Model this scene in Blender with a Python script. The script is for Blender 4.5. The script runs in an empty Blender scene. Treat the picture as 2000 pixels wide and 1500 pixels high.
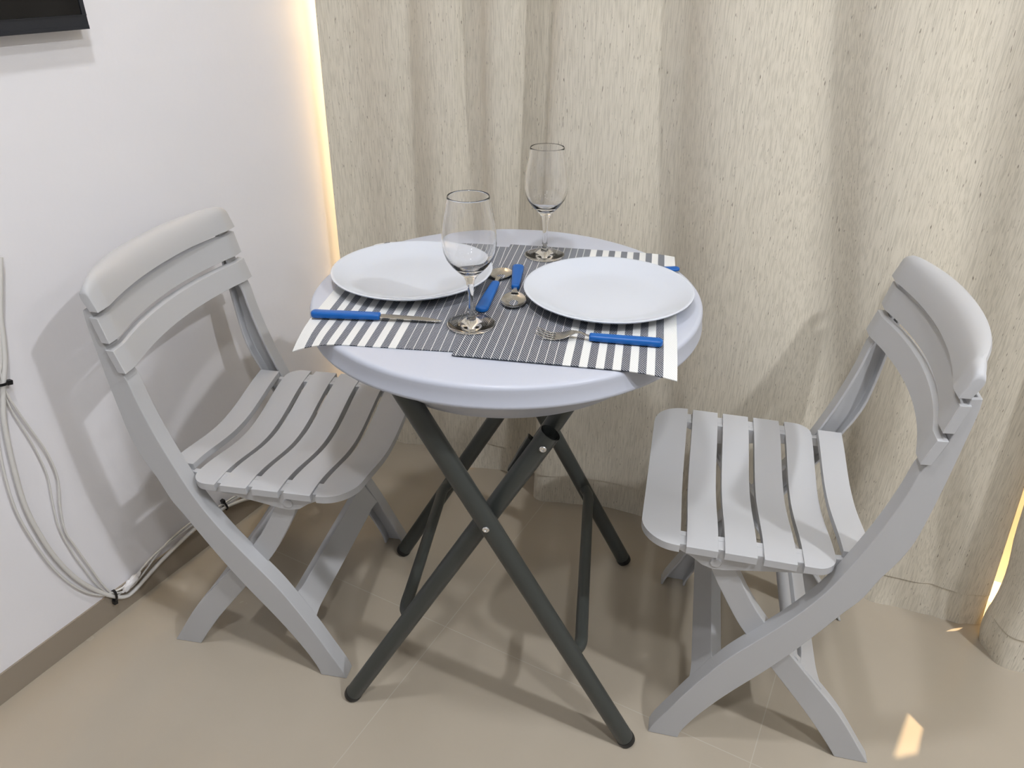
import bpy, bmesh, math, random
from mathutils import Vector, Matrix
random.seed(4)
PI = math.pi
sc = bpy.context.scene
C = sc.collection

# ------------------------------------------------------------------ camera
cam_d = bpy.data.cameras.new('camera'); cam = bpy.data.objects.new('camera', cam_d); C.objects.link(cam)
cam_d.sensor_width = 36.0; cam_d.lens = 1465.27 * 36.0 / 2000.0
cr = Vector((0.878626, 0.47748613, 0.00483167)); cu = Vector((-0.24307004, 0.43851989, 0.86522671)); cf = Vector((-0.41101497, 0.76138512, -0.50135755))
m = Matrix.Identity(4)
for i in range(3):
    m[i][0] = cr[i]; m[i][1] = cu[i]; m[i][2] = -cf[i]
m[0][3], m[1][3], m[2][3] = 0.0, 0.0, 1.20157
cam.matrix_world = m
cam_d.clip_start = 0.02
sc.camera = cam

# ------------------------------------------------------------------ exposure, world, lights
sc.view_settings.view_transform = 'Standard'
sc.view_settings.look = 'None'
sc.view_settings.gamma = 1.0
sc.view_settings.use_curve_mapping = False
sc.view_settings.exposure = -0.17
w = bpy.data.worlds.new('world'); sc.world = w; w.use_nodes = True
w.node_tree.nodes['Background'].inputs[0].default_value = (0.9, 0.93, 1.0, 1)
w.node_tree.nodes['Background'].inputs[1].default_value = 0.05

def area(name, loc, size, power, col, rot=(0, 0, 0), shape='DISK', size_y=None):
    l = bpy.data.lights.new(name, 'AREA'); l.shape = shape; l.size = size
    if size_y: l.size_y = size_y
    l.energy = power; l.color = col
    o = bpy.data.objects.new(name, l); C.objects.link(o); o.location = loc; o.rotation_euler = rot
    return o
COOL = (0.93, 0.95, 1.0)
area('ceiling_lamp_main', (1.38, 0.45, 2.55), 0.10, 40, COOL)
area('ceiling_lamp_front', (0.33, -0.17, 2.57), 0.14, 17, COOL)
area('ceiling_lamp_left', (-0.40, 0.42, 2.57), 0.14, 16, COOL)
area('ceiling_lamp_far', (2.45, 0.62, 2.57), 0.14, 14, COOL)
area('ceiling_lamp_rear', (0.35, -1.40, 2.57), 0.30, 5, COOL)
# warm LED strip in the pelmet between curtain and window wall, plus an added unseen spot casting the floor patch
area('cove_strip', (0.20, 1.485, 2.55), 2.86, 430, (1.0, 0.75, 0.43), (0, 0, 0), 'RECTANGLE', 0.03)
sl = bpy.data.lights.new('added_patch_spot', 'SPOT'); sl.energy = 560; sl.color = (1.0, 0.74, 0.45); sl.shadow_soft_size = 0.0015; sl.spot_size = math.radians(44); sl.spot_blend = 0.3
so = bpy.data.objects.new('added_patch_spot', sl); C.objects.link(so); so.location = (0.272, 1.490, 2.50)
so.rotation_euler = (Vector((0.240, 1.10, 0.0)) - Vector((0.272, 1.490, 2.50))).to_track_quat('-Z', 'Y').to_euler()

# ------------------------------------------------------------------ materials
def mat(name, col, rough=0.5, metal=0.0, spec=0.5, trans=0.0, ior=1.45, coat=0.0):
    m = bpy.data.materials.new(name); m.use_nodes = True
    b = m.node_tree.nodes['Principled BSDF']
    b.inputs['Base Color'].default_value = (*col, 1); b.inputs['Roughness'].default_value = rough
    b.inputs['Metallic'].default_value = metal; b.inputs['Specular IOR Level'].default_value = spec
    b.inputs['Transmission Weight'].default_value = trans; b.inputs['IOR'].default_value = ior
    b.inputs['Coat Weight'].default_value = coat
    return m
def nd(m, t, **kw):
    n = m.node_tree.nodes.new(t)
    for k, v in kw.items(): setattr(n, k, v)
    return n
def lk(m, a, b): m.node_tree.links.new(a, b)
def bsdf(m): return m.node_tree.nodes['Principled BSDF']
def add_bump(m, scale, strength, dist=0.001, stretch=(1, 1, 1), detail=3.0, coord='Object'):
    tc = nd(m, 'ShaderNodeTexCoord'); mp = nd(m, 'ShaderNodeMapping'); mp.inputs['Scale'].default_value = stretch
    n = nd(m, 'ShaderNodeTexNoise'); n.inputs['Scale'].default_value = scale; n.inputs['Detail'].default_value = detail
    bp = nd(m, 'ShaderNodeBump'); bp.inputs['Strength'].default_value = strength; bp.inputs['Distance'].default_value = dist
    lk(m, tc.outputs[coord], mp.inputs[0]); lk(m, mp.outputs[0], n.inputs['Vector']); lk(m, n.outputs['Fac'], bp.inputs['Height'])
    lk(m, bp.outputs[0], bsdf(m).inputs['Normal'])
    return n, bp
def ramp_between(m, fac, c0, c1, p0=0.0, p1=1.0):
    r = nd(m, 'ShaderNodeValToRGB'); e = r.color_ramp.elements
    e[0].position = p0; e[0].color = (*c0, 1); e[1].position = p1; e[1].color = (*c1, 1)
    lk(m, fac, r.inputs[0]); return r

M = {}
# painted wall: off white with a slightly uneven plaster surface
M['wall'] = mat('wall_paint', (0.82, 0.81, 0.83), 0.42, spec=0.35)
n, b_ = add_bump(M['wall'], 9.0, 0.35, 0.006, detail=5.0)
M['ceiling'] = mat('ceiling_paint', (0.70, 0.70, 0.71), 0.8)
M['room'] = mat('far_wall_paint', (0.42, 0.42, 0.43), 0.7)
M['backwall'] = mat('window_wall_paint', (0.80, 0.77, 0.70), 0.7)
# porcelain floor
M['floor'] = mat('porcelain_tile', (0.36, 0.315, 0.26), 0.22, spec=0.5)
def build_floor_mat(m):
    tc = nd(m, 'ShaderNodeTexCoord'); sep = nd(m, 'ShaderNodeSeparateXYZ'); lk(m, tc.outputs['Object'], sep.inputs[0])
    def line(out, off):
        a = nd(m, 'ShaderNodeMath', operation='SUBTRACT'); a.inputs[1].default_value = off; lk(m, out, a.inputs[0])
        d = nd(m, 'ShaderNodeMath', operation='DIVIDE'); d.inputs[1].default_value = 0.62; lk(m, a.outputs[0], d.inputs[0])
        f = nd(m, 'ShaderNodeMath', operation='FRACT'); lk(m, d.outputs[0], f.inputs[0])
        s = nd(m, 'ShaderNodeMath', operation='SUBTRACT'); s.inputs[1].default_value = 0.5; lk(m, f.outputs[0], s.inputs[0])
        ab = nd(m, 'ShaderNodeMath', operation='ABSOLUTE'); lk(m, s.outputs[0], ab.inputs[0])
        g = nd(m, 'ShaderNodeMath', operation='GREATER_THAN'); g.inputs[1].default_value = 0.5 - 0.0009 / 0.62; lk(m, ab.outputs[0], g.inputs[0])
        return g.outputs[0]
    gx = line(sep.outputs[0], -0.631); gy = line(sep.outputs[1], 0.8874)
    mx = nd(m, 'ShaderNodeMath', operation='MAXIMUM'); lk(m, gx, mx.inputs[0]); lk(m, gy, mx.inputs[1])
    no = nd(m, 'ShaderNodeTexNoise'); no.inputs['Scale'].default_value = 3.0; no.inputs['Detail'].default_value = 4
    lk(m, tc.outputs['Object'], no.inputs['Vector'])
    r = ramp_between(m, no.outputs['Fac'], (0.395, 0.345, 0.272), (0.43, 0.378, 0.302), 0.3, 0.7)
    mix = nd(m, 'ShaderNodeMix', data_type='RGBA'); lk(m, mx.outputs[0], mix.inputs['Factor'])
    lk(m, r.outputs[0], mix.inputs['A']); mix.inputs['B'].default_value = (0.46, 0.415, 0.35, 1)
    lk(m, mix.outputs['Result'], bsdf(m).inputs['Base Color'])
    no2 = nd(m, 'ShaderNodeTexNoise'); no2.inputs['Scale'].default_value = 14.0; no2.inputs['Detail'].default_value = 3
    lk(m, tc.outputs['Object'], no2.inputs['Vector'])
    mr = nd(m, 'ShaderNodeMapRange'); mr.inputs['To Min'].default_value = 0.20; mr.inputs['To Max'].default_value = 0.30
    lk(m, no2.outputs['Fac'], mr.inputs['Value']); lk(m, mr.outputs[0], bsdf(m).inputs['Roughness'])
build_floor_mat(M['floor'])
M['skirting'] = mat('skirting_tile', (0.30, 0.255, 0.20), 0.3)
add_bump(M['skirting'], 20, 0.05)
M['white_trim'] = mat('skirting_top_paint', (0.78, 0.77, 0.79), 0.5)
# linen curtain
def fabric(name, base, dark, fleck, stretch=(620, 620, 26)):
    m = mat(name, base, 0.85, spec=0.15)
    b = bsdf(m); b.inputs['Sheen Weight'].default_value = 0.1
    tc = nd(m, 'ShaderNodeTexCoord'); mp = nd(m, 'ShaderNodeMapping'); mp.inputs['Scale'].default_value = stretch
    lk(m, tc.outputs['Object'], mp.inputs[0])
    n1 = nd(m, 'ShaderNodeTexNoise'); n1.inputs['Scale'].default_value = 1.0; n1.inputs['Detail'].default_value = 3; lk(m, mp.outputs[0], n1.inputs['Vector'])
    r1 = ramp_between(m, n1.outputs['Fac'], dark, base, 0.36, 0.56)
    mp2 = nd(m, 'ShaderNodeMapping'); mp2.inputs['Scale'].default_value = (560, 560, 75); lk(m, tc.outputs['Object'], mp2.inputs[0])
    n2 = nd(m, 'ShaderNodeTexNoise'); n2.inputs['Scale'].default_value = 1.0; n2.inputs['Detail'].default_value = 1.0; lk(m, mp2.outputs[0], n2.inputs['Vector'])
    r2 = nd(m, 'ShaderNodeMapRange'); r2.inputs['From Min'].default_value = 0.70; r2.inputs['From Max'].default_value = 0.78
    lk(m, n2.outputs['Fac'], r2.inputs['Value'])
    mix = nd(m, 'ShaderNodeMix', data_type='RGBA'); lk(m, r2.outputs[0], mix.inputs['Factor']); lk(m, r1.outputs[0], mix.inputs['A'])
    mix.inputs['B'].default_value = (*fleck, 1); lk(m, mix.outputs['Result'], b.inputs['Base Color'])
    # weave
    mp3 = nd(m, 'ShaderNodeMapping'); mp3.inputs['Scale'].default_value = (1400, 1400, 900); lk(m, tc.outputs['Object'], mp3.inputs[0])
    n3 = nd(m, 'ShaderNodeTexNoise'); n3.inputs['Scale'].default_value = 1.0; lk(m, mp3.outputs[0], n3.inputs['Vector'])
    ad = nd(m, 'ShaderNodeMath', operation='ADD'); lk(m, n1.outputs['Fac'], ad.inputs[0]); lk(m, n3.outputs['Fac'], ad.inputs[1])
    bp = nd(m, 'ShaderNodeBump'); bp.inputs['Strength'].default_value = 0.35; bp.inputs['Distance'].default_value = 0.0007
    lk(m, ad.outputs[0], bp.inputs['Height']); lk(m, bp.outputs[0], b.inputs['Normal'])
    return m
M['curtain'] = fabric('linen_curtain', (0.71, 0.655, 0.545), (0.575, 0.53, 0.435), (0.22, 0.19, 0.145))
# moulded plastic
def plastic(name, col, rough, grain=True):
    m = mat(name, col, rough, spec=0.4)
    if grain: add_bump(m, 900, 0.18, 0.0003, detail=2)
    return m
M['chair'] = plastic('chair_plastic', (0.49, 0.495, 0.505), 0.42)
M['tabletop'] = plastic('tabletop_plastic', (0.485, 0.51, 0.58), 0.33)
M['steel_grey'] = mat('grey_powder_coat', (0.047, 0.052, 0.048), 0.38, spec=0.5); add_bump(M['steel_grey'], 700, 0.1, 0.0003)
M['black'] = mat('black_plastic', (0.008, 0.008, 0.009), 0.4)
M['rivet'] = mat('zinc_rivet', (0.75, 0.75, 0.74), 0.25, metal=1.0); add_bump(M['rivet'], 300, 0.1)
M['steel'] = mat('stainless_steel', (0.55, 0.54, 0.52), 0.20, metal=1.0); add_bump(M['steel'], 90, 0.08, 0.0004, stretch=(1, 6, 1))
M['blue'] = mat('blue_handle_plastic', (0.003, 0.098, 0.37), 0.36); add_bump(M['blue'], 500, 0.08, 0.0003)
M['ceramic'] = mat('white_ceramic', (0.585, 0.62, 0.68), 0.12, spec=0.5, coat=0.2); add_bump(M['ceramic'], 25, 0.02, 0.0006)
M['glass'] = mat('clear_glass', (1, 1, 1), 0.0, trans=1.0, ior=1.47)
M['cable'] = mat('white_cable_sheath', (0.68, 0.67, 0.64), 0.45); add_bump(M['cable'], 60, 0.05)
M['tape'] = mat('clear_tape', (0.74, 0.73, 0.73), 0.3); add_bump(M['tape'], 120, 0.6, 0.001)
M['screen'] = mat('tv_screen', (0.003, 0.003, 0.004), 0.12); add_bump(M['screen'], 5, 0.01)
M['bezel'] = mat('tv_bezel', (0.018, 0.02, 0.026), 0.3); add_bump(M['bezel'], 300, 0.05)
# woven vinyl placemat
def weave(name, c0, c1, fac_lo, fac_hi):
    m = mat(name, c1, 0.6, spec=0.3)
    tc = nd(m, 'ShaderNodeTexCoord')
    mp = nd(m, 'ShaderNodeMapping'); mp.inputs['Rotation'].default_value = (0, 0, math.radians(38)); lk(m, tc.outputs['UV'], mp.inputs[0])
    wv = nd(m, 'ShaderNodeTexWave'); wv.inputs['Scale'].default_value = 105.0; wv.inputs['Distortion'].default_value = 0.6
    wv.inputs['Detail'].default_value = 1.0; wv.inputs['Detail Scale'].default_value = 3.0
    lk(m, mp.outputs[0], wv.inputs['Vector'])
    r = ramp_between(m, wv.outputs['Fac'], c0, c1, fac_lo, fac_hi)
    lk(m, r.outputs[0], bsdf(m).inputs['Base Color'])
    bp = nd(m, 'ShaderNodeBump'); bp.inputs['Strength'].default_value = 0.5; bp.inputs['Distance'].default_value = 0.0004
    lk(m, wv.outputs['Fac'], bp.inputs['Height']); lk(m, bp.outputs[0], bsdf(m).inputs['Normal'])
    return m
M['mat_white'] = weave('woven_vinyl_white', (0.60, 0.61, 0.60), (0.77, 0.77, 0.75), 0.1, 0.6)
M['mat_dark'] = weave('woven_vinyl_grey', (0.038, 0.045, 0.060), (0.42, 0.44, 0.48), 0.45, 0.95)

# ------------------------------------------------------------------ helpers
def obj(name, bm, m, parent=None, smooth=False, bevel=0.0, seg=2, mats=None, loc=None, angle=30):
    bmesh.ops.recalc_face_normals(bm, faces=bm.faces)
    me = bpy.data.meshes.new(name); bm.to_mesh(me); bm.free()
    for mm in (mats or [m]): me.materials.append(mm)
    o = bpy.data.objects.new(name, me); C.objects.link(o)
    if parent: o.parent = parent
    if loc: o.location = loc
    if smooth:
        for p in me.polygons: p.use_smooth = True
        try: me.set_sharp_from_angle(angle=math.radians(angle))
        except Exception: pass
    if bevel:
        b = o.modifiers.new('bevel', 'BEVEL'); b.width = bevel; b.segments = seg; b.limit_method = 'ANGLE'; b.angle_limit = math.radians(35)
        b.harden_normals = True
        for p in me.polygons: p.use_smooth = True
    return o
def tag(o, label, cat=None, group=None):
    o['label'] = label
    if cat: o['category'] = cat
    if group: o['group'] = group
    return o
def thing(name, label, cat, loc=(0, 0, 0), rz=0.0, group=None):
    o = bpy.data.objects.new(name, None); C.objects.link(o); o.location = loc; o.rotation_euler = (0, 0, rz)
    return tag(o, label, cat, group)
def struct(o): o['kind'] = 'structure'; return o
def box(bm, x0, x1, y0, y1, z0, z1):
    v = [bm.verts.new((x, y, z)) for z in (z0, z1) for y in (y0, y1) for x in (x0, x1)]
    for f in ((0, 1, 3, 2), (4, 6, 7, 5), (0, 4, 5, 1), (2, 3, 7, 6), (0, 2, 6, 4), (1, 5, 7, 3)): bm.faces.new([v[i] for i in f])
def lathe(bm, prof, n=64, c=(0, 0, 0)):
    rings = []
    for r, z in prof:
        if r < 1e-6: rings.append([bm.verts.new((c[0], c[1], c[2] + z))])
        else: rings.append([bm.verts.new((c[0] + r * math.cos(2 * PI * i / n), c[1] + r * math.sin(2 * PI * i / n), c[2] + z)) for i in range(n)])
    for a, b in zip(rings[:-1], rings[1:]):
        for i in range(n):
            j = (i + 1) % n
            if len(a) == 1 and len(b) == 1: continue
            if len(a) == 1: bm.faces.new((a[0], b[i], b[j]))
            elif len(b) == 1: bm.faces.new((a[i], a[j], b[0]))
            else: bm.faces.new((a[i], a[j], b[j], b[i]))
def sweep(bm, sections, closed_section=True, cap=True):
    """sections: list of vertex-coordinate loops with equal count"""
    L = [[bm.verts.new(p) for p in s] for s in sections]
    n = len(L[0])
    for a, b in zip(L[:-1], L[1:]):
        for i in range(n if closed_section else n - 1):
            j = (i + 1) % n; bm.faces.new((a[i], a[j], b[j], b[i]))
    if cap and closed_section:
        bm.faces.new(list(reversed(L[0]))); bm.faces.new(L[-1])
def tube(bm, pts, rad, n=12, cap=True):
    pts = [Vector(p) for p in pts]; rads = rad if isinstance(rad, (list, tuple)) else [rad] * len(pts)
    up = None; secs = []
    for i, p in enumerate(pts):
        t = (pts[min(i + 1, len(pts) - 1)] - pts[max(i - 1, 0)]).normalized()
        if up is None:
            up = Vector((0, 0, 1)) if abs(t.z) < 0.9 else Vector((1, 0, 0))
        s = t.cross(up).normalized(); up = s.cross(t).normalized()
        r = rads[i]; rx, ry = r if isinstance(r, tuple) else (r, r)
        secs.append([p + s * rx * math.cos(2 * PI * k / n) + up * ry * math.sin(2 * PI * k / n) for k in range(n)])
    sweep(bm, secs, cap=cap)
def smooth_path(pts, k=6):
    out = []; P = [Vector(p) for p in pts]
    for i in range(len(P) - 1):
        p0 = P[max(i - 1, 0)]; p1 = P[i]; p2 = P[i + 1]; p3 = P[min(i + 2, len(P) - 1)]
        for j in range(k):
            t = j / k
            out.append(0.5 * ((2 * p1) + (-p0 + p2) * t + (2 * p0 - 5 * p1 + 4 * p2 - p3) * t * t + (-p0 + 3 * p1 - 3 * p2 + p3) * t ** 3))
    out.append(P[-1]); return out
def interp(tab, x):
    if x <= tab[0][0]: return tab[0][1]
    for (a, fa), (b, fb) in zip(tab[:-1], tab[1:]):
        if x <= b: return fa + (fb - fa) * (x - a) / (b - a)
    return tab[-1][1]
def cr_interp(tab, x):
    """smooth (Catmull-Rom / cubic Hermite) interpolation"""
    n = len(tab)
    if x <= tab[0][0]: return tab[0][1]
    if x >= tab[-1][0]: return tab[-1][1]
    for i in range(n - 1):
        if x <= tab[i + 1][0]:
            x0, y0 = tab[i]; x1, y1 = tab[i + 1]; h = x1 - x0
            m0 = (y1 - tab[i - 1][1]) / (x1 - tab[i - 1][0]) if i > 0 else (y1 - y0) / h
            m1 = (tab[i + 2][1] - y0) / (tab[i + 2][0] - x0) if i + 2 < n else (y1 - y0) / h
            t = (x - x0) / h
            return (2*t**3 - 3*t*t + 1)*y0 + (t**3 - 2*t*t + t)*h*m0 + (-2*t**3 + 3*t*t)*y1 + (t**3 - t*t)*h*m1

# ------------------------------------------------------------------ room shell
XW = -1.247; YB = 1.58; XR = 2.9; YF = -2.1; H = 2.6
bm = bmesh.new(); box(bm, XW - 0.12, XR + 0.12, YF - 0.12, YB + 0.12, -0.1, 0.0); struct(obj('floor', bm, M['floor']))
bm = bmesh.new(); box(bm, XW - 0.12, XR + 0.12, YF - 0.12, YB + 0.12, H, H + 0.1); struct(obj('ceiling', bm, M['ceiling']))
bm = bmesh.new(); box(bm, XW - 0.12, XW, YF, YB, 0, H); struct(obj('wall_left', bm, M['wall']))
bm = bmesh.new(); box(bm, XW - 0.12, XR + 0.12, YB, YB + 0.12, 0, H); struct(obj('wall_back', bm, M['backwall']))
bm = bmesh.new(); box(bm, XR, XR + 0.12, YF, YB, 0, H); struct(obj('wall_right', bm, M['room']))
bm = bmesh.new(); box(bm, XW - 0.12, XR + 0.12, YF - 0.12, YF, 0, H); struct(obj('wall_front', bm, M['room']))
bm = bmesh.new(); box(bm, XW, XW + 0.004, YF, YB, 0, 0.0607); struct(obj('baseboard_left', bm, M['skirting']))

# ------------------------------------------------------------------ curtains
# (x_top, y_top, x_bottom, y_bottom) along the cloth
P1 = [(-1.197, 1.348, -1.203, 1.318), (-1.180, 1.372, -1.185, 1.345), (-1.14, 1.392, -1.15, 1.382), (-1.07, 1.392, -1.09, 1.392),
      (-1.04, 1.398, -1.06, 1.400), (-1.01, 1.418, -1.03, 1.408), (-0.975, 1.404, -1.00, 1.400), (-0.935, 1.398, -0.965, 1.372), (-0.895, 1.410, -0.93, 1.362),
      (-0.875, 1.432, -0.88, 1.372), (-0.84, 1.425, -0.84, 1.392), (-0.815, 1.395, -0.80, 1.402), (-0.785, 1.385, -0.77, 1.412),
      (-0.75, 1.398, -0.745, 1.425), (-0.728, 1.425, -0.718, 1.436), (-0.705, 1.447, -0.690, 1.430), (-0.685, 1.440, -0.676, 1.395),
      (-0.672, 1.400, -0.668, 1.352), (-0.655, 1.376, -0.645, 1.345), (-0.62, 1.370, -0.60, 1.362), (-0.56, 1.380, -0.53, 1.386),
      (-0.50, 1.398, -0.46, 1.402), (-0.46, 1.418, -0.40, 1.410), (-0.425, 1.410, -0.34, 1.402), (-0.395, 1.380, -0.28, 1.385),
      (-0.355, 1.366, -0.21, 1.372), (-0.30, 1.370, -0.13, 1.368), (-0.24, 1.388, -0.05, 1.378), (-0.20, 1.408, 0.03, 1.392),
      (-0.165, 1.402, 0.08, 1.390), (-0.13, 1.380, 0.125, 1.380), (-0.08, 1.370, 0.17, 1.388), (-0.02, 1.382, 0.215, 1.400),
      (0.03, 1.410, 0.245, 1.404), (0.07, 1.415, 0.268, 1.398), (0.12, 1.395, 0.29, 1.402), (0.19, 1.388, 0.31, 1.415), (0.262, 1.412, 0.334, 1.428)]
P2 = [(0.335, 1.505, 0.410, 1.505), (0.292, 1.445, 0.364, 1.440), (0.264, 1.397, 0.338, 1.385), (0.275, 1.372, 0.346, 1.352), (0.30, 1.352, 0.366, 1.326), (0.36, 1.345, 0.41, 1.330), (0.44, 1.36, 0.48, 1.355),  # leading points: return fold added to block strip light at the slit
      (0.50, 1.40, 0.54, 1.40), (0.58, 1.38, 0.60, 1.37), (0.68, 1.35, 0.68, 1.34), (0.80, 1.40, 0.80, 1.40), (0.92, 1.35, 0.92, 1.35),
      (1.06, 1.40, 1.06, 1.40), (1.2, 1.35, 1.2, 1.35), (1.36, 1.40, 1.36, 1.40), (1.5, 1.35, 1.5, 1.35), (1.68, 1.40, 1.68, 1.40), (1.84, 1.35, 1.84, 1.35),
      (2.0, 1.40, 2.0, 1.40), (2.2, 1.36, 2.2, 1.36), (2.4, 1.40, 2.4, 1.40), (2.6, 1.36, 2.6, 1.36), (2.89, 1.40, 2.89, 1.40)]
def curtain(name, P, label, seed, flare=None):
    n = len(P); K = 5
    tabs = [[(i, p[j]) for i, p in enumerate(P)] for j in range(4)]
    us = [i / K for i in range((n - 1) * K + 1)]
    HEM = 0.083
    zs_top = sorted([HEM + (H - 0.012 - HEM) * (t ** 1.6) for t in [i / 44 for i in range(45)]] + [1.66, 1.69, 1.72, 1.75, 1.78, 2.02, 2.05, 2.08, 2.11])
    zs_hem = [-0.0004, 0.02, 0.04, 0.06, HEM]
    rnd = random.Random(seed); ph = [rnd.uniform(0, 6) for _ in range(8)]
    def pos(u, z, off=0.0):
        q = [cr_interp(t, u) for t in tabs]
        t = min(1.0, max(0.0, z) / 1.15) ** 0.8
        x = q[2] + (q[0] - q[2]) * t; y = q[3] + (q[1] - q[3]) * t
        k = math.exp(-z / 0.35)
        y += k * (0.0022 * math.sin(u * 1.9 + 9 * z + ph[0]) + 0.0012 * math.sin(u * 4.1 - 14 * z + ph[1]))
        y += 0.0025 * math.sin(u * 1.3 + 3.1 * z + ph[2])
        x += 0.002 * math.sin(5 * z + 1.0)
        if flare: x, y, z = flare(u, z, x, y)
        return (x, y - off, z)
    def sheet(zs, off, thick):
        bm = bmesh.new(); uvl = None
        F = [[bm.verts.new(pos(u, z, off)) for u in us] for z in zs]
        B = [[bm.verts.new(Vector(pos(u, z, off)) + Vector((0, thick, 0))) for u in us] for z in zs]
        for G in (F, B):
            for a, b in zip(G[:-1], G[1:]):
                for i in range(len(us) - 1): bm.faces.new((a[i], a[i + 1], b[i + 1], b[i]))
        for i in range(len(us) - 1):
            bm.faces.new((F[0][i], B[0][i], B[0][i + 1], F[0][i + 1])); bm.faces.new((F[-1][i], F[-1][i + 1], B[-1][i + 1], B[-1][i]))
        for k in range(len(zs) - 1):
            bm.faces.new((F[k][0], F[k + 1][0], B[k + 1][0], B[k][0])); bm.faces.new((F[k][-1], B[k][-1], B[k + 1][-1], F[k + 1][-1]))
        return bm
    t = thing(name, label, 'curtain')
    obj('drape', sheet([0.0800] + zs_top[1:], 0.0026, 0.0034), M['curtain'], t, smooth=True, angle=60)
    h = obj('hem', sheet(zs_hem, 0.0, 0.0040), M['curtain'], t, smooth=True, angle=60)
    return t
def flare1(u, z, x, y):
    if z < 0.03: z += 0.006 * math.exp(-((u - 8.6) / 0.9) ** 2) * (1 - max(0.0, z) / 0.03)
    return x, y, z
curtain('curtain', P1, 'wide beige linen curtain hanging behind the table, reaching the left wall', 2, flare1)
def flare2(u, z, x, y):
    k = 0.0 if u < 1.5 else max(0, min(1.0, (u - 1.5) / 0.5) * (1 - max(0, u - 2) / 4.0))
    if z > 0.40:
        sm = min(1.0, (z - 0.40) / 0.35); a = min(1.0, abs(z - 1.90) / 0.20); a = 0.0 if a < 0.72 else (a - 0.72) / 0.28
        x += k * (0.003 - 0.029 * a) * sm  # unseen opening added high in the edge to let the warm spot through
    x += -0.010 * k * math.exp(-((z - 0.03) / 0.06) ** 2) + 0.006 * k * math.exp(-((z - 0.17) / 0.06) ** 2)
    return x, y, z
curtain('curtain', P2, 'beige linen curtain at the right edge of the picture, its bulging hem on the floor', 7, flare2)

# ------------------------------------------------------------------ television (only its lower corner is in view)
tv = thing('television', 'black flat television mounted high on the white left wall', 'television', (XW, 0.8355, 1.089))
X0, X1 = 0.007, 0.030
bm = bmesh.new(); box(bm, X0, X1 - 0.004, -0.93, 0, 0, 0.55); obj('back_shell', bm, M['bezel'], tv, bevel=0.003)
bm = bmesh.new(); box(bm, X1 - 0.004, X1 - 0.0012, -0.922, -0.008, 0.020, 0.543); obj('screen', bm, M['screen'], tv)
bm = bmesh.new()
box(bm, X1 - 0.006, X1, -0.93, 0, 0.0, 0.0055); box(bm, X1 - 0.0055, X1 - 0.0005, -0.93, 0, 0.0055, 0.0195); box(bm, X1 - 0.006, X1 + 0.0006, -0.93, 0, 0.0195, 0.0208)
box(bm, X1 - 0.006, X1, -0.007, 0, 0.0208, 0.55); box(bm, X1 - 0.006, X1, -0.93, -0.923, 0.0208, 0.55); box(bm, X1 - 0.006, X1, -0.923, -0.007, 0.543, 0.55)
obj('bezel', bm, M['bezel'], tv)
bm = bmesh.new(); box(bm, 0.0015, X0, -0.6, -0.33, 0.15, 0.4); obj('wall_bracket', bm, M['black'], tv)

# ------------------------------------------------------------------ cables on the wall
XC = 0.009
def cable(name, yz, r, label, x=XC, xs=None):
    bm = bmesh.new(); pts = [(XW + (xs[i] if xs else x), a, b) for i, (a, b) in enumerate(yz)]
    tube(bm, smooth_path(pts, 5), r, 10); o = obj(name, bm, M['cable'], smooth=True, angle=70)
    return tag(o, label, 'cable', None)
cable('cable', [(0.60, 0.78), (0.585, 0.735), (0.571, 0.693), (0.563, 0.656), (0.552, 0.615), (0.539, 0.583), (0.529, 0.555), (0.518, 0.516), (0.507, 0.442), (0.500, 0.359),
                (0.504, 0.287), (0.515, 0.217), (0.535, 0.149), (0.561, 0.095), (0.583, 0.061), (0.606, 0.037), (0.632, 0.034), (0.706, 0.056), (0.798, 0.073),
                (0.864, 0.072), (0.89, 0.071), (0.938, 0.057), (0.99, 0.036), (1.08, 0.025), (1.25, 0.02), (1.50, 0.018)], 0.0042,
      'thick white cable hanging on the left wall in the widest, lowest loop')
cable('cable', [(0.588, 0.775), (0.570, 0.715), (0.560, 0.665), (0.546, 0.616), (0.529, 0.583), (0.516, 0.550), (0.505, 0.516), (0.491, 0.444), (0.484, 0.358), (0.491, 0.278), (0.505, 0.199), (0.529, 0.131),
                (0.560, 0.084), (0.588, 0.066), (0.628, 0.060), (0.685, 0.080), (0.739, 0.086), (0.801, 0.087), (0.859, 0.087), (0.896, 0.079), (0.955, 0.068), (1.0, 0.052),
                (1.1, 0.038), (1.25, 0.032), (1.5, 0.03)], 0.0021,
      'thin white cable following the outer left side of the thick cable')
cable('cable', [(0.545, 0.640), (0.538, 0.585), (0.538, 0.560), (0.543, 0.530), (0.553, 0.482), (0.564, 0.428), (0.566, 0.371), (0.553, 0.316), (0.546, 0.260), (0.554, 0.211), (0.564, 0.157), (0.575, 0.101), (0.590, 0.062),
                (0.625, 0.047), (0.66, 0.058), (0.72, 0.086), (0.78, 0.095), (0.83, 0.093), (0.885, 0.084), (0.96, 0.078), (1.02, 0.066), (1.2, 0.055), (1.5, 0.05)], 0.0018,
      'thin white cable with the wavy bend furthest right on the wall')
cable('cable', [(0.543, 0.640), (0.536, 0.585), (0.535, 0.561), (0.537, 0.525), (0.545, 0.475), (0.550, 0.435), (0.552, 0.384), (0.545, 0.332), (0.539, 0.276), (0.544, 0.217), (0.553, 0.164), (0.567, 0.102), (0.587, 0.056), (0.605, 0.048), (0.630, 0.054)], 0.0014,
      'thinnest white wire just inside the wavy cable, ending by the clear tape', x=0.007)
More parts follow.
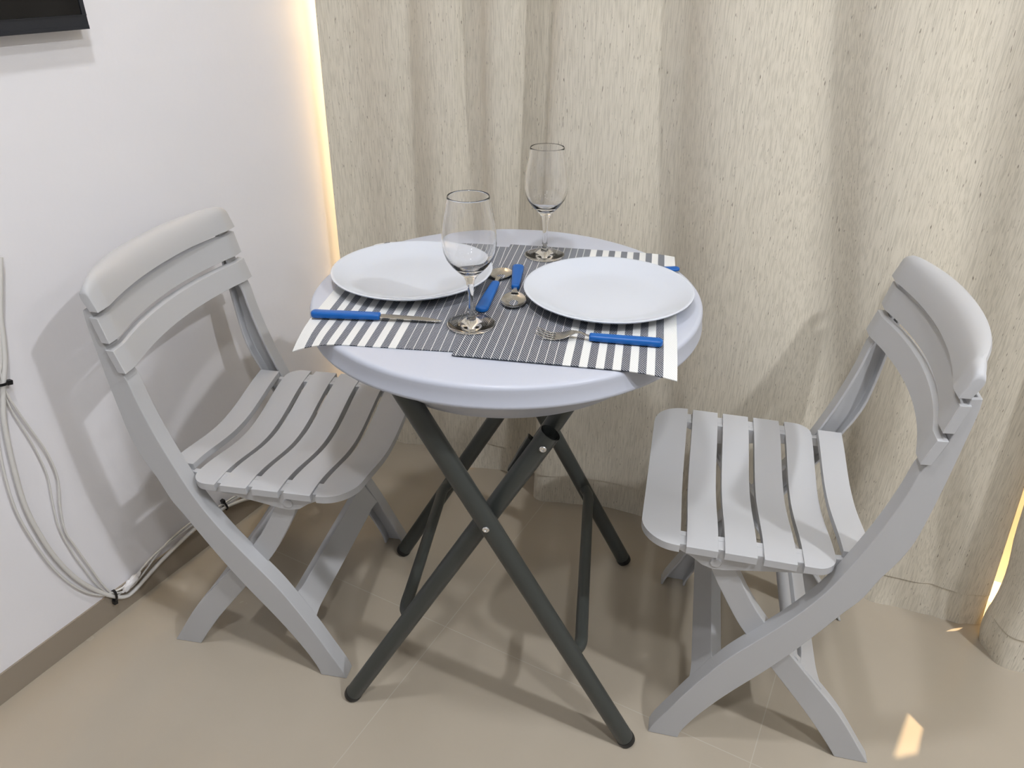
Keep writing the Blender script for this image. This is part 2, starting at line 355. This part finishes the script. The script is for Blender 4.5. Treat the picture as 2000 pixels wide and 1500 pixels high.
def tie(y, z, ang, label):
    t = thing('cable_tie', label, 'cable tie', (XW + XC + 0.002, y, z)); t.rotation_euler = (ang, 0, 0)
    bm = bmesh.new(); R_o, R_i = 0.0105, 0.0085; n = 20
    secs = []
    for i in range(n + 1):
        a = 2 * PI * i / n; c, s = math.cos(a), math.sin(a)
        secs.append([(R_o * c * 0.8, R_o * s * 1.3, -0.0022), (R_o * c * 0.8, R_o * s * 1.3, 0.0022), (R_i * c * 0.8, R_i * s * 1.3, 0.0022), (R_i * c * 0.8, R_i * s * 1.3, -0.0022)])
    sweep(bm, secs, cap=False); obj('strap', bm, M['black'], t, smooth=True)
    bm = bmesh.new(); box(bm, -0.004, 0.005, 0.011, 0.020, -0.004, 0.004); obj('locking_head', bm, M['black'], t, bevel=0.001)
    return t
tie(0.531, 0.585, -0.25, 'black tie holding the cables high on the wall at the left edge')
tie(0.588, 0.058, -1.75, 'black tie at the bottom of the cable loops, above the floor tile skirting')
tie(0.886, 0.078, 1.75, 'black tie on the cables seen beneath the left chair seat')
bm = bmesh.new(); bmesh.ops.create_icosphere(bm, subdivisions=3, radius=1)
rr = random.Random(3)
for v in bm.verts:
    k = 1 + 0.35 * math.sin(7 * v.co.x + 3 * v.co.z) * math.sin(6 * v.co.y + 2)
    v.co = Vector((v.co.x * 0.007, v.co.y * 0.022, v.co.z * 0.008)) * k
tp = obj('tape_lump', bm, M['tape'], smooth=True, loc=(XW + 0.012, 0.627, 0.060), angle=60); tp.rotation_euler = (0.35, 0, 0)
tag(tp, 'crumpled clear tape around the cables just right of the bottom tie', 'tape')

# ------------------------------------------------------------------ folding chairs
WR = 0.199
RF = [(0.0, 0.151), (0.02, 0.145), (0.07, 0.122), (0.12, 0.099), (0.17, 0.073), (0.22, 0.044), (0.27, 0.008), (0.33, -0.034), (0.39, -0.068), (0.45, -0.092), (0.52, -0.115), (0.58, -0.130), (0.625, -0.1385), (0.645, -0.1495), (0.69, -0.161), (0.736, -0.1650)]
RR = [(0.0, 0.099), (0.02, 0.095), (0.07, 0.072), (0.13, 0.037), (0.21, -0.017), (0.25, -0.042), (0.305, -0.073), (0.36, -0.102), (0.39, -0.119), (0.434, -0.134), (0.471, -0.150), (0.51, -0.161), (0.59, -0.170), (0.67, -0.1760), (0.72, -0.1790), (0.738, -0.1780)]
LF = [(0.0, -0.165), (0.02, -0.153), (0.09, -0.105), (0.18, -0.035), (0.242, 0.013), (0.277, 0.038), (0.353, 0.080), (0.388, 0.096), (0.415, 0.108)]
LR = [(0.0, -0.220), (0.02, -0.207), (0.105, -0.152), (0.173, -0.096), (0.222, -0.055), (0.277, -0.009), (0.32, 0.021), (0.384, 0.056), (0.415, 0.072)]
def channel(front, rear, n, s, wo, web, df, dr, fl=0.005, zmax=None):
    """U section swept between a front and a rear edge curve; s is the side (+1 / -1); s*wo is the outer face"""
    bm = bmesh.new(); secs = []
    f0, f1 = front[0][0], front[-1][0]; r0, r1 = rear[0][0], rear[-1][0]
    # pair stations across the member: parametrise both curves by arc length
    def resample(tab):
        pts = [(cr_interp(tab, tab[0][0] + (tab[-1][0] - tab[0][0]) * i / 200), tab[0][0] + (tab[-1][0] - tab[0][0]) * i / 200) for i in range(201)]
        L = [0]
        for a, b in zip(pts[:-1], pts[1:]): L.append(L[-1] + math.hypot(b[0] - a[0], b[1] - a[1]))
        out = []; k = 0
        for i in range(n + 1):
            d = L[-1] * i / n
            while k < 199 and L[k + 1] < d: k += 1
            t = (d - L[k]) / max(1e-9, L[k + 1] - L[k]); a, b = pts[k], pts[k + 1]
            out.append((a[0] + (b[0] - a[0]) * t, a[1] + (b[1] - a[1]) * t))
        return out
    A, B = resample(front), resample(rear)
    for (v0, z0), (v1, z1) in zip(A, B):
        L = math.hypot(v1 - v0, z1 - z0); e = ((v1 - v0) / L, (z1 - z0) / L)
        def P(a, u): return (s * u, v0 + e[0] * a, z0 + e[1] * a)
        secs.append([P(0, wo), P(L, wo), P(L, wo - dr), P(L - fl, wo - dr), P(L - fl, wo - web), P(fl, wo - web), P(fl, wo - df), P(0, wo - df)])
    sweep(bm, secs); return bm
def slat(v0f, v0r, ws, z0, slope, sag, th, rf=0.0, rr_=0.0, nu=44):
    """seat slat: runs across the seat, dips in the middle; v0f front edge, v0r rear edge"""
    bm = bmesh.new(); T = []; B = []
    us = [-ws * math.cos(PI * i / nu) for i in range(nu + 1)]; K = 6
    for u in us:
        a = abs(u); vf, vr = v0f, v0r
        if rf and a > ws - rf: vf = v0f - (rf - math.sqrt(max(0, rf * rf - (a - ws + rf) ** 2))) * min(1, (v0f - v0r) * 0.93 / rf)
        if rr_ and a > ws - rr_: vr = v0r + (rr_ - math.sqrt(max(0, rr_ * rr_ - (a - ws + rr_) ** 2)))
        if vr > vf - 0.002: vr = vf - 0.002
        rt = []; rb = []
        for k in range(K + 1):
            v = vr + (vf - vr) * k / K
            z = z0 + slope * v - sag * 0.5 * (1 + math.cos(PI * min(1.0, a / 0.183)))
            rt.append(bm.verts.new((u, v, z))); rb.append(bm.verts.new((u, v, z - th)))
        T.append(rt); B.append(rb)
    for i in range(nu):
        for k in range(K):
            bm.faces.new((T[i][k], T[i + 1][k], T[i + 1][k + 1], T[i][k + 1])); bm.faces.new((B[i][k], B[i][k + 1], B[i + 1][k + 1], B[i + 1][k]))
        bm.faces.new((T[i][0], B[i][0], B[i + 1][0], T[i + 1][0])); bm.faces.new((T[i][K], T[i + 1][K], B[i + 1][K], B[i][K]))
    for i in (0, nu):
        for k in range(K): bm.faces.new((T[i][k], T[i][k + 1], B[i][k + 1], B[i][k]))
    return bm
def back_slat(vb, zb, vt, zt, w, bow, th):
    bm = bmesh.new(); nu = 44; secs = []
    for i in range(nu + 1):
        u = -w * math.cos(PI * i / nu); a = abs(u)
        b = bow * (1 - (min(a, 0.176) / 0.176) ** 2)
        secs.append([(u, vb - b, zb), (u, vt - b, zt), (u, vt - b - th, zt + 0.001), (u, vb - b - th, zb + 0.001)])
    sweep(bm, secs); return bm
def top_slat(w, bow):
    bm = bmesh.new(); nu = 72; secs = []; rc = 0.038
    base = [(-0.156, 0.737), (-0.159, 0.750), (-0.162, 0.762), (-0.164, 0.7715), (-0.166, 0.778), (-0.169, 0.7815), (-0.173, 0.7828), (-0.176, 0.7815), (-0.1785, 0.7775),
            (-0.1785, 0.772), (-0.177, 0.7655), (-0.1755, 0.758), (-0.173, 0.750), (-0.170, 0.738)]
    roll = [0, 0, -0.001, -0.0035, -0.0075, -0.0115, -0.015, -0.0175, -0.017, -0.0125, -0.008, -0.004, -0.001, 0]
    zb = 0.737
    for i in range(nu + 1):
        u = -w * math.cos(PI * i / nu); a = abs(u)
        b = bow * (1 - (min(a, 0.176) / 0.176) ** 2)
        k = 1.0
        if a > w - rc: k = 0.60 + 0.40 * math.sqrt(max(0.0, 1 - ((a - w + rc) / rc) ** 2))
        kv = 1.0 - min(1.0, a / 0.195) ** 3.0
        secs.append([(u, v + 0.006 + r * kv - b, zb + (z - zb) * k) for (v, z), r in zip(base, roll)])
    sweep(bm, secs); return bm
def make_chair(label, group):
    t = thing('folding_chair', label, 'chair', group=group)
    for s in (-1, 1):
        obj('side_rail', channel(RF, RR, 60, s, WR, 0.006, 0.030, 0.024), M['chair'], t, bevel=0.0018)
    for s in (-1, 1):
        obj('rear_leg', channel(LF, LR, 36, s, WR - 0.026, 0.006, 0.020, 0.024), M['chair'], t, bevel=0.0016)
        # rib of the leg along its rear edge
    # front stretcher: plate between the side rails along their front edges
    def plate(cv, cz, d, hw_mid, hw_end, half, nrm, th, name):
        bm = bmesh.new(); secs = []; n = 40
        L = math.hypot(*d); d = (d[0] / L, d[1] / L)
        for i in range(n + 1):
            u = -half + 2 * half * i / n; a = abs(u) / half
            hw = hw_mid + (hw_end - hw_mid) * max(0, (a - 0.72) / 0.28) ** 2
            lo = (cv - d[0] * hw, cz - d[1] * hw); hi = (cv + d[0] * hw, cz + d[1] * hw)
            q = []
            for (p, o) in ((lo, 0), (hi, 0), (hi, 0.022), ((hi[0] - d[0] * 0.004, hi[1] - d[1] * 0.004), 0.022), ((hi[0] - d[0] * 0.004, hi[1] - d[1] * 0.004), th),
                           ((lo[0] + d[0] * 0.004, lo[1] + d[1] * 0.004), th), ((lo[0] + d[0] * 0.004, lo[1] + d[1] * 0.004), 0.022), (lo, 0.022)):
                q.append((u, p[0] + nrm[0] * o, p[1] + nrm[1] * o))
            secs.append(q)
        sweep(bm, secs); return obj(name, bm, M['chair'], t, bevel=0.0015)
    plate(0.079, 0.152, (-0.52, 0.854), 0.027, 0.040, WR - 0.0062, (-0.854, -0.52), 0.005, 'front_stretcher')
    plate(-0.094, 0.178, (0.66, 0.75), 0.022, 0.034, WR - 0.0325, (0.75, -0.66), 0.005, 'rear_stretcher')
    bm = bmesh.new(); tube(bm, [(-(WR - 0.033), -0.058, 0.206), (WR - 0.033, -0.058, 0.206)], 0.0105, 14); obj('stretcher_tube', bm, M['chair'], t, smooth=True)
    # seat
    s1 = 0.145; pt = 0.056; gap = 0.0095
    edges = [(s1 + 0.060, s1)]
    for k in range(1, 5): edges.append((s1 - (k - 1) * pt - gap, s1 - k * pt))
    for k, (a, b) in enumerate(edges):
        obj('seat_slat', slat(a, b, 0.197, 0.4345, 0.011, 0.027, 0.013, rf=0.055 if k == 0 else 0, rr_=0.030 if k == 4 else 0), M['chair'], t, bevel=0.0022, seg=3)
    obj('seat_slat', slat(-0.087, -0.128, 0.164, 0.446, 0.0, 0.022, 0.012), M['chair'], t, bevel=0.002, seg=3)
    for s in (-1, 1):
        bm = bmesh.new(); prof = [(0.15, 0.4315), (-0.082, 0.4315), (-0.128, 0.438), (-0.128, 0.416), (-0.02, 0.409), (0.045, 0.398), (0.074, 0.392), (0.092, 0.391), (0.108, 0.396), (0.125, 0.409), (0.15, 0.4215)]
        prof_o = [(0.15, 0.4315), (-0.060, 0.4315), (-0.060, 0.412)] + prof[4:]
        sweep(bm, [[(s * 0.157, a, b) for a, b in prof], [(s * 0.1675, a, b) for a, b in prof]])
        sweep(bm, [[(s * 0.1676, a, b) for a, b in prof_o], [(s * 0.187, a, b) for a, b in prof_o]])
        obj('seat_rail', bm, M['chair'], t, bevel=0.0012)
        bm = bmesh.new(); lathe(bm, [(0, 0.0018), (0.0075, 0.0018), (0.0088, 0.0004), (0.0088, -0.001)], 28)
        pc = obj('pivot_cap', bm, M['chair'], t, smooth=True); pc.location = (s * 0.1872, 0.089, 0.4055); pc.rotation_euler = (0, s * PI / 2, 0)
    # backrest
    obj('back_slat', back_slat(-0.133, 0.636, -0.1435, 0.674, 0.203, 0.0255, 0.013), M['chair'], t, bevel=0.002, seg=3)
    obj('back_slat', back_slat(-0.146, 0.686, -0.1545, 0.727, 0.203, 0.0270, 0.013), M['chair'], t, bevel=0.002, seg=3)
    obj('back_slat', top_slat(0.202, 0.024), M['chair'], t, bevel=0.0015, seg=2)
    return t
def copy_tree(o, parent=None):
    c = o.copy(); C.objects.link(c)
    if parent: c.parent = parent
    for ch in [k for k in o.children]: copy_tree(ch, c)
    return c
chA = make_chair('pale grey plastic folding chair standing against the white wall left of the table', 'folding chairs at the table')
chA.location = (-0.9315, 0.8325, 0); chA.rotation_euler = (0, 0, 0.31553 - PI / 2)
kids = list(chA.children)
chB = chA.copy(); C.objects.link(chB)
for k in kids:
    c = k.copy(); C.objects.link(c); c.parent = chB
chB.location = (-0.09296, 1.09119, 0); chB.rotation_euler = (0, 0, 3.40938 - PI / 2)
chB['label'] = 'pale grey plastic folding chair in front of the curtain right of the table'

# ------------------------------------------------------------------ folding table
ZT = 0.741
TA = math.radians(21.7); TO = Vector((-0.5282, 0.9382, 0.0))
tb = thing('folding_table', 'round white plastic folding table on crossed dark grey steel legs', 'table', TO, TA)
off = Matrix.Rotation(-TA, 3, 'Z') @ (Vector((-0.5246, 0.9527, 0)) - TO)
bm = bmesh.new()
lathe(bm, [(0, ZT), (0.14, ZT), (0.275, ZT), (0.2930, ZT), (0.2950, ZT - 0.0002), (0.2968, ZT - 0.0008), (0.2983, ZT - 0.0018), (0.2994, ZT - 0.0032), (0.3001, ZT - 0.0050), (0.3003, ZT - 0.0065), (0.3004, ZT - 0.012), (0.3012, ZT - 0.0255), (0.3020, ZT - 0.0275), (0.3022, ZT - 0.030), (0.3012, ZT - 0.0325),
           (0.2985, ZT - 0.0335), (0.2955, ZT - 0.0325), (0.2930, ZT - 0.034), (0.287, ZT - 0.040), (0.264, ZT - 0.0585), (0.244, ZT - 0.0755), (0.230, ZT - 0.088), (0.2265, ZT - 0.0925), (0.2225, ZT - 0.0945), (0.218, ZT - 0.092), (0.21, ZT - 0.05), (0.20, ZT - 0.03), (0, ZT - 0.03)], 160, (off.x, off.y, 0))
obj('tabletop', bm, M['tabletop'], tb, smooth=True, angle=50)
def leg(x0, y, x1, z1, name, endcap=True, open_top=False, r=0.0152):
    bm = bmesh.new(); a = Vector((x0, y, 0.012)); b = Vector((x1, y, z1)); d = (b - a).normalized()
    tube(bm, [a, a + (b - a) * 0.3, a + (b - a) * 0.7, b], r, 24, cap=not open_top)
    if open_top:
        tube(bm, [a + (b - a) * 0.8, b], r - 0.0016, 24, cap=False)
        # annular rim
    o = obj(name, bm, M['steel_grey'], tb, smooth=True, angle=60)
    bm = bmesh.new(); e = a - d * 0.0
    tube(bm, [a - d * 0.0115, a - d * 0.0095, a - d * 0.004, a + d * 0.001], [0.010, 0.0150, 0.0158, 0.0158], 24)
    obj('foot_cap', bm, M['black'], o, smooth=True, angle=50)
    return o
def rivet(x, y, z, sgn, parent):
    bm = bmesh.new(); lathe(bm, [(0.0016, 0.0008), (0.0024, 0.0022), (0.0042, 0.0026), (0.0052, 0.0016), (0.0052, -0.002)], 24)
    lathe(bm, [(0, 0.0006), (0.0018, 0.0008)], 24)
    o = obj('rivet', bm, M['rivet'], parent, smooth=True); o.location = (x, y, z); o.rotation_euler = (PI / 2 if sgn < 0 else -PI / 2, 0, 0)
YA, YBk = 0.193, 0.2245
la = []
for s in (-1, 1):
    L = leg(-0.249, s * YA, 0.0965, 0.617, 'leg', open_top=True); la.append(L)
    xx = -0.249 + 0.3455 * (0.601 - 0.012) / 0.605
    rivet(xx, s * (YA + 0.0150), 0.599, s, L)
lb = []
for s in (-1, 1):
    L = leg(0.2475, s * YBk, -0.112, 0.709, 'leg'); lb.append(L)
    tt = (0.472 - 0.012) / 0.697
    rivet(0.2475 - 0.3595 * tt, s * (YBk + 0.0150), 0.472, s, L)
# cross pin between the legs
def brace(x0, x1, ya, z, name='brace'):
    # tube bent at both ends, its flattened ends welded to the legs; x0 leg axis, x1 tube axis
    zz = z
    pts = [(x0, -ya + 0.004, zz + 0.004), (x0 + (x1 - x0) * 0.5, -ya + 0.016, zz + 0.001), (x1, -ya + 0.034, zz), (x1, -ya + 0.09, zz), (x1, ya - 0.09, zz), (x1, ya - 0.034, zz), (x0 + (x1 - x0) * 0.5, ya - 0.016, zz + 0.001), (x0, ya - 0.004, zz + 0.004)]
    bm = bmesh.new(); P = smooth_path(pts, 5)
    tube(bm, P, 0.0108, 16); obj(name, bm, M['steel_grey'], tb, smooth=True, angle=60)
xa = lambda z: -0.249 + 0.3455 * (z - 0.012) / 0.605
xb = lambda z: 0.2475 - 0.3595 * (z - 0.012) / 0.697
brace(xa(0.215), xa(0.215) - 0.012, YA, 0.215)
brace(xb(0.205), xb(0.205) + 0.012, YBk, 0.205)
# folding support arm and latch hanging behind the front legs
ins = 0.030
for s in (-1, 1):
    bm = bmesh.new(); tube(bm, [(0.0120, s * (YA - ins), 0.450), (0.080, s * (YA - ins), 0.578), (0.146, s * (YA - ins), 0.702)], 0.0135, 20)
    obj('support_arm', bm, M['steel_grey'], tb, smooth=True, angle=60)
bm = bmesh.new()
sweep(bm, [[(0.064, y, 0.600), (0.072, y, 0.592), (0.062, y, 0.572), (0.0585, y, 0.553), (0.046, y, 0.530), (0.0385, y, 0.527), (0.034, y, 0.538), (0.045, y, 0.560), (0.050, y, 0.572)] for y in (-YA + 0.010, -YA + 0.022)])
obj('latch', bm, M['steel_grey'], tb, bevel=0.0015)
bm = bmesh.new(); tube(bm, [(0.146, -(YA - ins), 0.700), (0.146, YA - ins, 0.700)], 0.0125, 16); obj('cross_bar', bm, M['steel_grey'], tb, smooth=True)

# ------------------------------------------------------------------ placemats
def placemat(O, ang, wdt, length, side, droop, z0, label, bands_thin):
    """side=+1: u axis runs along ang; stripes measured from the outer short white edge"""
    bm = bmesh.new(); uvl = bm.loops.layers.uv.new('UVMap')
    b = [0.0, 0.0178]; kinds = ['w']
    for k in range(12): b.append(b[-1] + 0.01062); kinds.append('d' if k % 2 == 0 else 'w')
    first = b[-1]; p = first
    while p < wdt - 0.002:
        q = min(p + bands_thin - 0.0009, wdt); b.append(q); kinds.append('d')
        if q < wdt - 0.001: b.append(min(q + 0.0009, wdt)); kinds.append('w')
        p = b[-1]
    us = []; ks = []
    for i, k in enumerate(kinds):
        d = b[i + 1] - b[i]; sub = max(1, int(d / 0.006))
        for j in range(sub): us.append(b[i] + d * j / sub); ks.append(k)
    us.append(b[-1])
    NV = 40; dirU = Vector((math.cos(ang), math.sin(ang))); dirV = Vector((-math.sin(ang), math.cos(ang))) if side > 0 else Vector((math.sin(ang), -math.cos(ang)))
    tc = Vector((-0.5246, 0.9527)); TH = 0.0011
    def P(u, v):
        q = Vector(O) + dirU * u + dirV * v; r = (q - tc).length; e = max(0.0, r - 0.2915)
        return Vector((q.x, q.y, z0 - droop * e * e))
    T = [[bm.verts.new(P(u, length * j / NV) + Vector((0, 0, TH))) for j in range(NV + 1)] for u in us]
    Bt = [[bm.verts.new(P(u, length * j / NV)) for j in range(NV + 1)] for u in us]
    def face(vs, k, uvs=None):
        f = bm.faces.new(vs); f.material_index = 0 if k == 'w' else 1
        if uvs:
            for l, q in zip(f.loops, uvs): l[uvl].uv = q
        return f
    for i in range(len(us) - 1):
        for j in range(NV):
            uv = [(us[i], length * j / NV), (us[i + 1], length * j / NV), (us[i + 1], length * (j + 1) / NV), (us[i], length * (j + 1) / NV)]
            face((T[i][j], T[i + 1][j], T[i + 1][j + 1], T[i][j + 1]), ks[i], uv); face((Bt[i][j], Bt[i][j + 1], Bt[i + 1][j + 1], Bt[i + 1][j]), ks[i], [uv[0], uv[3], uv[2], uv[1]])
        face((T[i][0], Bt[i][0], Bt[i + 1][0], T[i + 1][0]), ks[i]); face((T[i][NV], T[i + 1][NV], Bt[i + 1][NV], Bt[i][NV]), ks[i])
    for i, k in ((0, ks[0]), (len(us) - 1, ks[-1])):
        for j in range(NV): face((T[i][j], T[i][j + 1], Bt[i][j + 1], Bt[i][j]), k)
    o = obj('placemat', bm, None, mats=[M['mat_white'], M['mat_dark']], smooth=True, angle=50)
    return tag(o, label, 'placemat', 'striped placemats')
placemat((-0.692, 0.653), math.radians(21.5), 0.245, 0.408, 1, 5.6, ZT + 0.0003, 'grey and white striped woven placemat under the left plate, corner hanging off the table', 0.0119)
placemat((-0.205, 0.815), math.radians(180 + 18.4), 0.290, 0.432, -1, 2.6, ZT + 0.0016, 'grey and white striped woven placemat under the right plate, overlapping the other', 0.0117)
ZM = ZT + 0.0030

# ------------------------------------------------------------------ plates
def plate_obj(loc, label):
    bm = bmesh.new()
    lathe(bm, [(0, 0.0032), (0.05, 0.0032), (0.078, 0.0036), (0.090, 0.0052), (0.102, 0.0088), (0.114, 0.0136), (0.1225, 0.0172), (0.1262, 0.0186), (0.1278, 0.0180), (0.1275, 0.0164),
               (0.122, 0.0134), (0.110, 0.0080), (0.098, 0.0034), (0.088, 0.0010), (0.084, 0.0), (0.080, 0.0), (0.078, 0.0012), (0, 0.0012)], 128)
    o = obj('dinner_plate', bm, M['ceramic'], smooth=True, angle=60, loc=loc); return tag(o, label, 'plate', 'dinner plates')
plate_obj((-0.676, 0.916, ZM), 'white round dinner plate on the left placemat, behind the nearer wine glass')
plate_obj((-0.3735, 0.996, ZM), 'white round dinner plate on the right placemat, between two pieces of cutlery')

# ------------------------------------------------------------------ wine glasses
def glass(loc, label):
    bm = bmesh.new(); t = 0.0011
    out = [(0, 0.0), (0.026, 0.0), (0.0335, 0.0006), (0.0345, 0.0016), (0.0335, 0.0024), (0.025, 0.0036), (0.014, 0.0062), (0.0075, 0.0105), (0.0052, 0.016), (0.0042, 0.026), (0.0040, 0.040), (0.0046, 0.055), (0.0062, 0.066), (0.0098, 0.0735),
           (0.0170, 0.0805), (0.0250, 0.0890), (0.0315, 0.0985), (0.0352, 0.109), (0.0366, 0.120), (0.0364, 0.131), (0.0350, 0.144), (0.0326, 0.158), (0.0302, 0.170), (0.0282, 0.1800), (0.0279, 0.1822), (0.0275, 0.1831), (0.0271, 0.1831)]
    inn = [(0.0268, 0.1822), (0.0272, 0.1800), (0.0290, 0.170), (0.0314, 0.158), (0.0338, 0.144), (0.0352, 0.131), (0.0354, 0.120), (0.0340, 0.109), (0.0302, 0.0995), (0.0236, 0.0905), (0.0150, 0.0840), (0.0070, 0.0805), (0, 0.0795)]
    lathe(bm, out + inn, 96)
    o = obj('wine_glass', bm, M['glass'], smooth=True, angle=80, loc=loc); return tag(o, label, 'glass', 'wine glasses')
glass((-0.505, 0.814, ZM), 'empty clear stemmed wine glass nearer the viewer, beside the left plate')
glass((-0.538, 1.112, ZM), 'empty clear stemmed wine glass at the back of the table near the curtain')

# ------------------------------------------------------------------ cutlery (built along +x: butt of the handle at 0)
def handle_mesh(L, w, h, taper=0.8, z=0.0):
    bm = bmesh.new(); secs = []; rc = w * 0.42
    xs = [rc * (1 - math.cos(PI / 2 * i / 8)) for i in range(9)] + [rc + (L - rc) * i / 10 for i in range(1, 11)]
    xs = xs[:-1] + [L - 0.0025, L - 0.0008, L]
    for x in xs:
        t = x / L; k = 1.0 - (1 - taper) * t
        e = math.sqrt(max(0.0, 1 - (1 - min(1, x / rc)) ** 2)) if x < rc else 1.0
        e = max(e, 0.06)
        if x > L - 0.0006: e = 0.80
        elif x > L - 0.001: e = 0.95
        elif x < L - 0.004 and x > L - 0.016: pass
        a, b = w * 0.5 * k * e, h * 0.5 * (1 - 0.12 * t) * (0.35 + 0.65 * e if x < rc else e)
        sec = []
        for q in range(24):
            th = 2 * PI * q / 24; c, s_ = math.cos(th), math.sin(th)
            c = math.copysign(abs(c) ** 0.72, c); s_ = math.copysign(abs(s_) ** 0.72, s_)
            sec.append((x, a * c, z + h * 0.5 + b * s_))
        secs.append(sec)
    sweep(bm, secs); return bm
def flat_outline(bm, outline, th, zf, nz=None):
    """outline: list of (x, half-width left, half-width right)"""
    secs = []
    for x, a, b in outline:
        z = zf(x); secs.append([(x, a, z + th / 2), (x, b, z + th / 2), (x, b, z - th / 2), (x, a, z - th / 2)])
    sweep(bm, secs)
def cutlery(kind, butt, tip, L, label, zb=0.0, tilt=0.0, hl=0.092, hw=0.0145, hh=0.010):
    a = math.atan2(tip[1] - butt[1], tip[0] - butt[0])
    t = thing(kind, label, kind.replace('table_', '').replace('dessert_', ''), (butt[0], butt[1], ZM + zb), a)
    t.rotation_euler = (0, tilt, a)
    obj('handle', handle_mesh(hl, hw, hh, {'table_knife': 0.92, 'table_fork': 0.90}.get(kind, 0.66)), M['blue'], t, smooth=True, angle=60)
    bm = bmesh.new()
    if kind == 'table_knife':
        out = []
        for i in range(25):
            s = i / 24; x = hl - 0.006 + (L - hl + 0.006) * s
            top = 0.0070 * (1 - max(0, (s - 0.55) / 0.45) ** 2.2 * 1.2) if s > 0.10 else 0.0032 + 0.0038 * s / 0.10
            bot = -0.0052 * (1 - max(0, (s - 0.8) / 0.2) ** 2 * 0.4) if s > 0.10 else -0.0032 - 0.002 * s / 0.10
            top = max(top, bot + 0.0006); out.append((x, top, bot))
        flat_outline(bm, out, 0.0013, lambda x: hh * 0.5 - 0.0035 * max(0, (x - hl) / (L - hl)))
        obj('blade', bm, M['steel'], t, bevel=0.0003)
    elif kind == 'table_fork':
        zf = lambda x: hh * 0.5 + 0.004 * math.sin(PI * min(1, max(0, (x - hl) / (L - hl)) * 1.0)) - 0.002 * max(0, (x - hl) / (L - hl)) + (0.003 if x > L - 0.01 else 0)
        xs = hl - 0.005; xr = L - 0.040
        def zfork(x):
            s = (x - hl) / (L - hl)
            return hh * 0.5 + 0.0055 * math.sin(min(1, max(0, s / 0.45)) * PI) - 0.0035 * math.sin(PI * max(0, min(1, (s - 0.42) / 0.5))) + 0.0035 * max(0, (s - 0.8) / 0.2)
        out = [(xs, 0.0026, -0.0026), (hl + 0.004, 0.0024, -0.0024), (hl + 0.012, 0.0026, -0.0026), (hl + 0.018, 0.0036, -0.0036), (xr - 0.008, 0.0088, -0.0088), (xr, 0.0107, -0.0107), (xr + 0.006, 0.0112, -0.0112), (xr + 0.012, 0.0112, -0.0112)]
        flat_outline(bm, out, 0.0014, zfork)
        for k in range(4):
            y = -0.0096 + 0.0064 * k
            flat_outline(bm, [(xr + 0.010 + 0.029 * i / 8, y + 0.0015 * (1 - 0.5 * (i / 8) ** 2), y - 0.0015 * (1 - 0.5 * (i / 8) ** 2)) for i in range(9)], 0.0013, zfork)
        obj('tines', bm, M['steel'], t, bevel=0.0003)
    else:
        # neck then concave oval bowl
        nx = hl + 0.018; bl = L - nx; bw = 0.0185
        flat_outline(bm, [(hl - 0.005, 0.0028, -0.0028), (hl + 0.004, 0.0026, -0.0026), (hl + 0.012, 0.0030, -0.0030), (nx + 0.004, 0.0052, -0.0052)], 0.0016, lambda x: hh * 0.5 + 0.001 * math.sin((x - hl) / 0.018 * 1.5))
        NR, NA = 10, 40; cx = nx + bl * 0.5 - 0.001
        def q(r, a, dz):
            c, s = math.cos(a), math.sin(a)
            x = cx + bl * 0.5 * r * c; y = bw * r * s * (1 + 0.10 * c * r)
            z = hh * 0.5 - 0.0065 * (1 - r ** 2.2) + 0.0005
            return (x, y, z + dz)
        top = [[bm.verts.new(q(r / NR, 2 * PI * k / NA, 0)) for k in range(NA)] for r in range(1, NR + 1)]; tc_ = bm.verts.new(q(0, 0, 0))
        bot = [[bm.verts.new(q(r / NR, 2 * PI * k / NA, -0.0010)) for k in range(NA)] for r in range(1, NR + 1)]; bc_ = bm.verts.new(q(0, 0, -0.0010))
        for G, c0 in ((top, tc_), (bot, bc_)):
            for k in range(NA): bm.faces.new((c0, G[0][k], G[0][(k + 1) % NA]))
            for r in range(NR - 1):
                for k in range(NA): bm.faces.new((G[r][k], G[r][(k + 1) % NA], G[r + 1][(k + 1) % NA], G[r + 1][k]))
        for k in range(NA): bm.faces.new((top[-1][k], top[-1][(k + 1) % NA], bot[-1][(k + 1) % NA], bot[-1][k]))
        obj('bowl', bm, M['steel'], t, smooth=True, angle=50)
    return t
cutlery('table_knife', (-0.718, 0.724), (-0.544, 0.802), 0.189, 'blue handled table knife lying in front of the left plate', hl=0.100, hw=0.0150, hh=0.011)
cutlery('table_fork', (-0.247, 0.880), (-0.411, 0.825), 0.172, 'blue handled fork with four tines lying in front of the right plate', hl=0.098, hw=0.0152, hh=0.011)
cutlery('table_knife', (-0.312, 1.157), (-0.470, 1.052), 0.186, 'blue handle end of a knife poking out behind the right plate', hl=0.098, hw=0.0145, hh=0.0065)
cutlery('dessert_spoon', (-0.512, 0.852), (-0.5645, 1.016), 0.172, 'blue handled spoon between the plates, its bowl pointing to the back', hl=0.106, hw=0.0200, hh=0.010)
cutlery('dessert_spoon', (-0.548, 1.035), (-0.474, 0.878), 0.168, 'blue handled spoon beside the right plate, its bowl pointing to the viewer', hl=0.092, hw=0.0200, hh=0.010)
